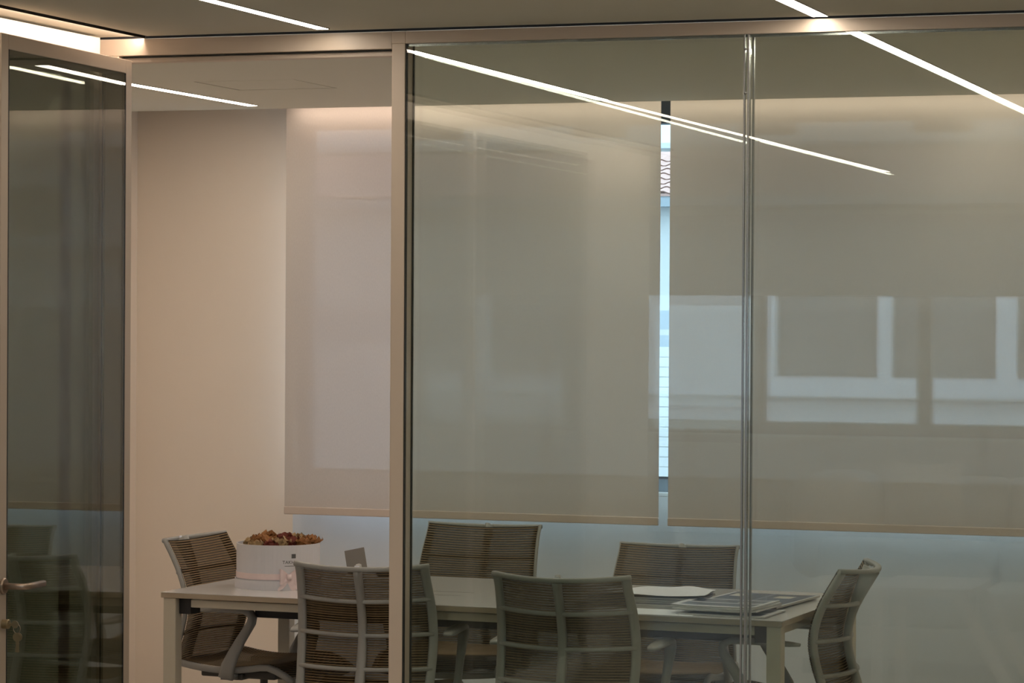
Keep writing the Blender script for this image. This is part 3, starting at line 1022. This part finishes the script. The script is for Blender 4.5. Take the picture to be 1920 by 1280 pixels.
# ------------------------------------------------------------------ outside, north (seen in the gap between the blinds)
sbox('ground', M['ground'], -60, 60, 11.6, 90, -0.2, -0.12)
sbox('ground', M['ground'], -60, 60, -60, -5.6, -0.2, -0.12)
rl = empty('balcony_railing', (-3.9, 14.0, 0))
tag(rl, 'white balcony rail outside, glimpsed between the two blinds', 'railing')
MB().box(-.75, 1.6, -.02, .02, 1.605, 1.634).build('top_rail', M['board'], rl)
for x in (-.72, 0.05, .82, 1.57):
    MB().box(x - .02, x + .02, -.02, .02, -0.12, 1.605).build('post', M['greyframe'], rl)
sd = empty('boarded_wall', (-5.5, 16.0, 0))
tag(sd, 'white wall of horizontal boards outside, glimpsed between the blinds', 'fence')
MB().box(-3, 4, 0.02, .10, -.12, 1.52).build('backing', M['facade_grey'], sd)
zz = 1.52
k = 0
while zz > 0.1:
    MB().box(-3, 4, 0, .019, zz - .0565, zz).build('board', M['board'], sd)
    zz -= .0590
    k += 1
gw = MB().box(-20, 8, 30, 30.3, -.12, 1.77).build('garden_wall', M['facade_grey'])
tag(gw, 'pale blue grey garden wall outside beyond the boarded wall', 'wall')
hs = empty('white_house', (-14.2, 52.0, 0))
tag(hs, 'white house with terracotta tiled roof, glimpsed between the blinds', 'house')
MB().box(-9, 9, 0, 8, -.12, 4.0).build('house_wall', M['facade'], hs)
MB().box(-9.3, 9.3, -.45, 0, 3.80, 4.02).build('eaves_board', M['facade_grey'], hs)
pit = R(20)
slab = MB().box(-9.3, 9.3, 0, 2.8, -.06, -.01, Matrix.Translation((0, -.5, 4.05)) @ Matrix.Rotation(pit, 4, 'X')).build('roof_slab', M['tile'], hs)
tm = MB()
tm.grid(lambda u, v: (0.30 * u, 0.33 * v, 0.022 * math.sin(2 * math.pi * u) + .026 * (1 - v)), 10, 1)
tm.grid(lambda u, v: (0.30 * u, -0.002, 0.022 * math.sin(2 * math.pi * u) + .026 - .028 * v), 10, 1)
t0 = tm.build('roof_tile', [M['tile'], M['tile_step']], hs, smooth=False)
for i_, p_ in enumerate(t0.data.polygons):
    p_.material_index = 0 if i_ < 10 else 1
RM = Matrix.Translation((0, -.5, 4.05)) @ Matrix.Rotation(pit, 4, 'X')
first = True
for r_ in range(8):
    for c_ in range(-10, 10):
        t = t0 if first else t0.copy()
        if not first:
            col.objects.link(t)
        first = False
        t.parent = hs
        t.matrix_local = RM @ Matrix.Translation((c_ * 0.30, r_ * 0.30, 0))
ab = empty('apartment_block', (-20, 78.0, 0))
tag(ab, 'tall pale building far behind the tiled roof, glimpsed between the blinds', 'building')
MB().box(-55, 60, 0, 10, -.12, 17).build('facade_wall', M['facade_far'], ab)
for k in range(5):
    MB().box(-55, 60, -.9, 0, 3.6 + k * 2.9, 3.75 + k * 2.9).build('balcony_slab', M['board'], ab)
    for q in range(-10, 11):
        MB().box(q * 5.0, q * 5.0 + 1.6, -.02, .05, 1.4 + k * 2.9 + 2.6, 2.9 + k * 2.9 + 2.6).build('window_pane', M['dark_glass'], ab)
# ------------------------------------------------------------------ outside, south (mirrored in the glass)
nb = empty('neighbour_building', (-4.5, -12.0, 0))
tag(nb, 'white building across the street with wide framed windows, mirrored in the glass', 'building')
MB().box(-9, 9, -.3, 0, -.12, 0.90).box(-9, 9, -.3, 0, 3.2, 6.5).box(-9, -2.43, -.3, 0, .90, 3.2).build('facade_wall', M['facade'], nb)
MB().box(-9, 9, 0, .12, 0.90, 0.95).build('window_ledge', M['board'], nb)
for x in (-1.2, 1.26, 3.72, 6.18):
    wf = MB()
    wf.box(x - 1.23, x + 1.23, -.1, .04, .95, 1.10).box(x - 1.23, x - 1.13, -.1, .04, 1.10, 3.2).box(x + 1.13, x + 1.23, -.1, .04, 1.10, 3.2).box(x - .07, x + .07, -.1, .04, 1.10, 3.2)
    w = wf.build('window_frame', M['board'], nb)
    for q in (x - 1.13, x + .07):
        MB().box(q, q + 1.06, -.12, -.1, 1.10, 3.2).build('pane', M['dark_glass'], w)
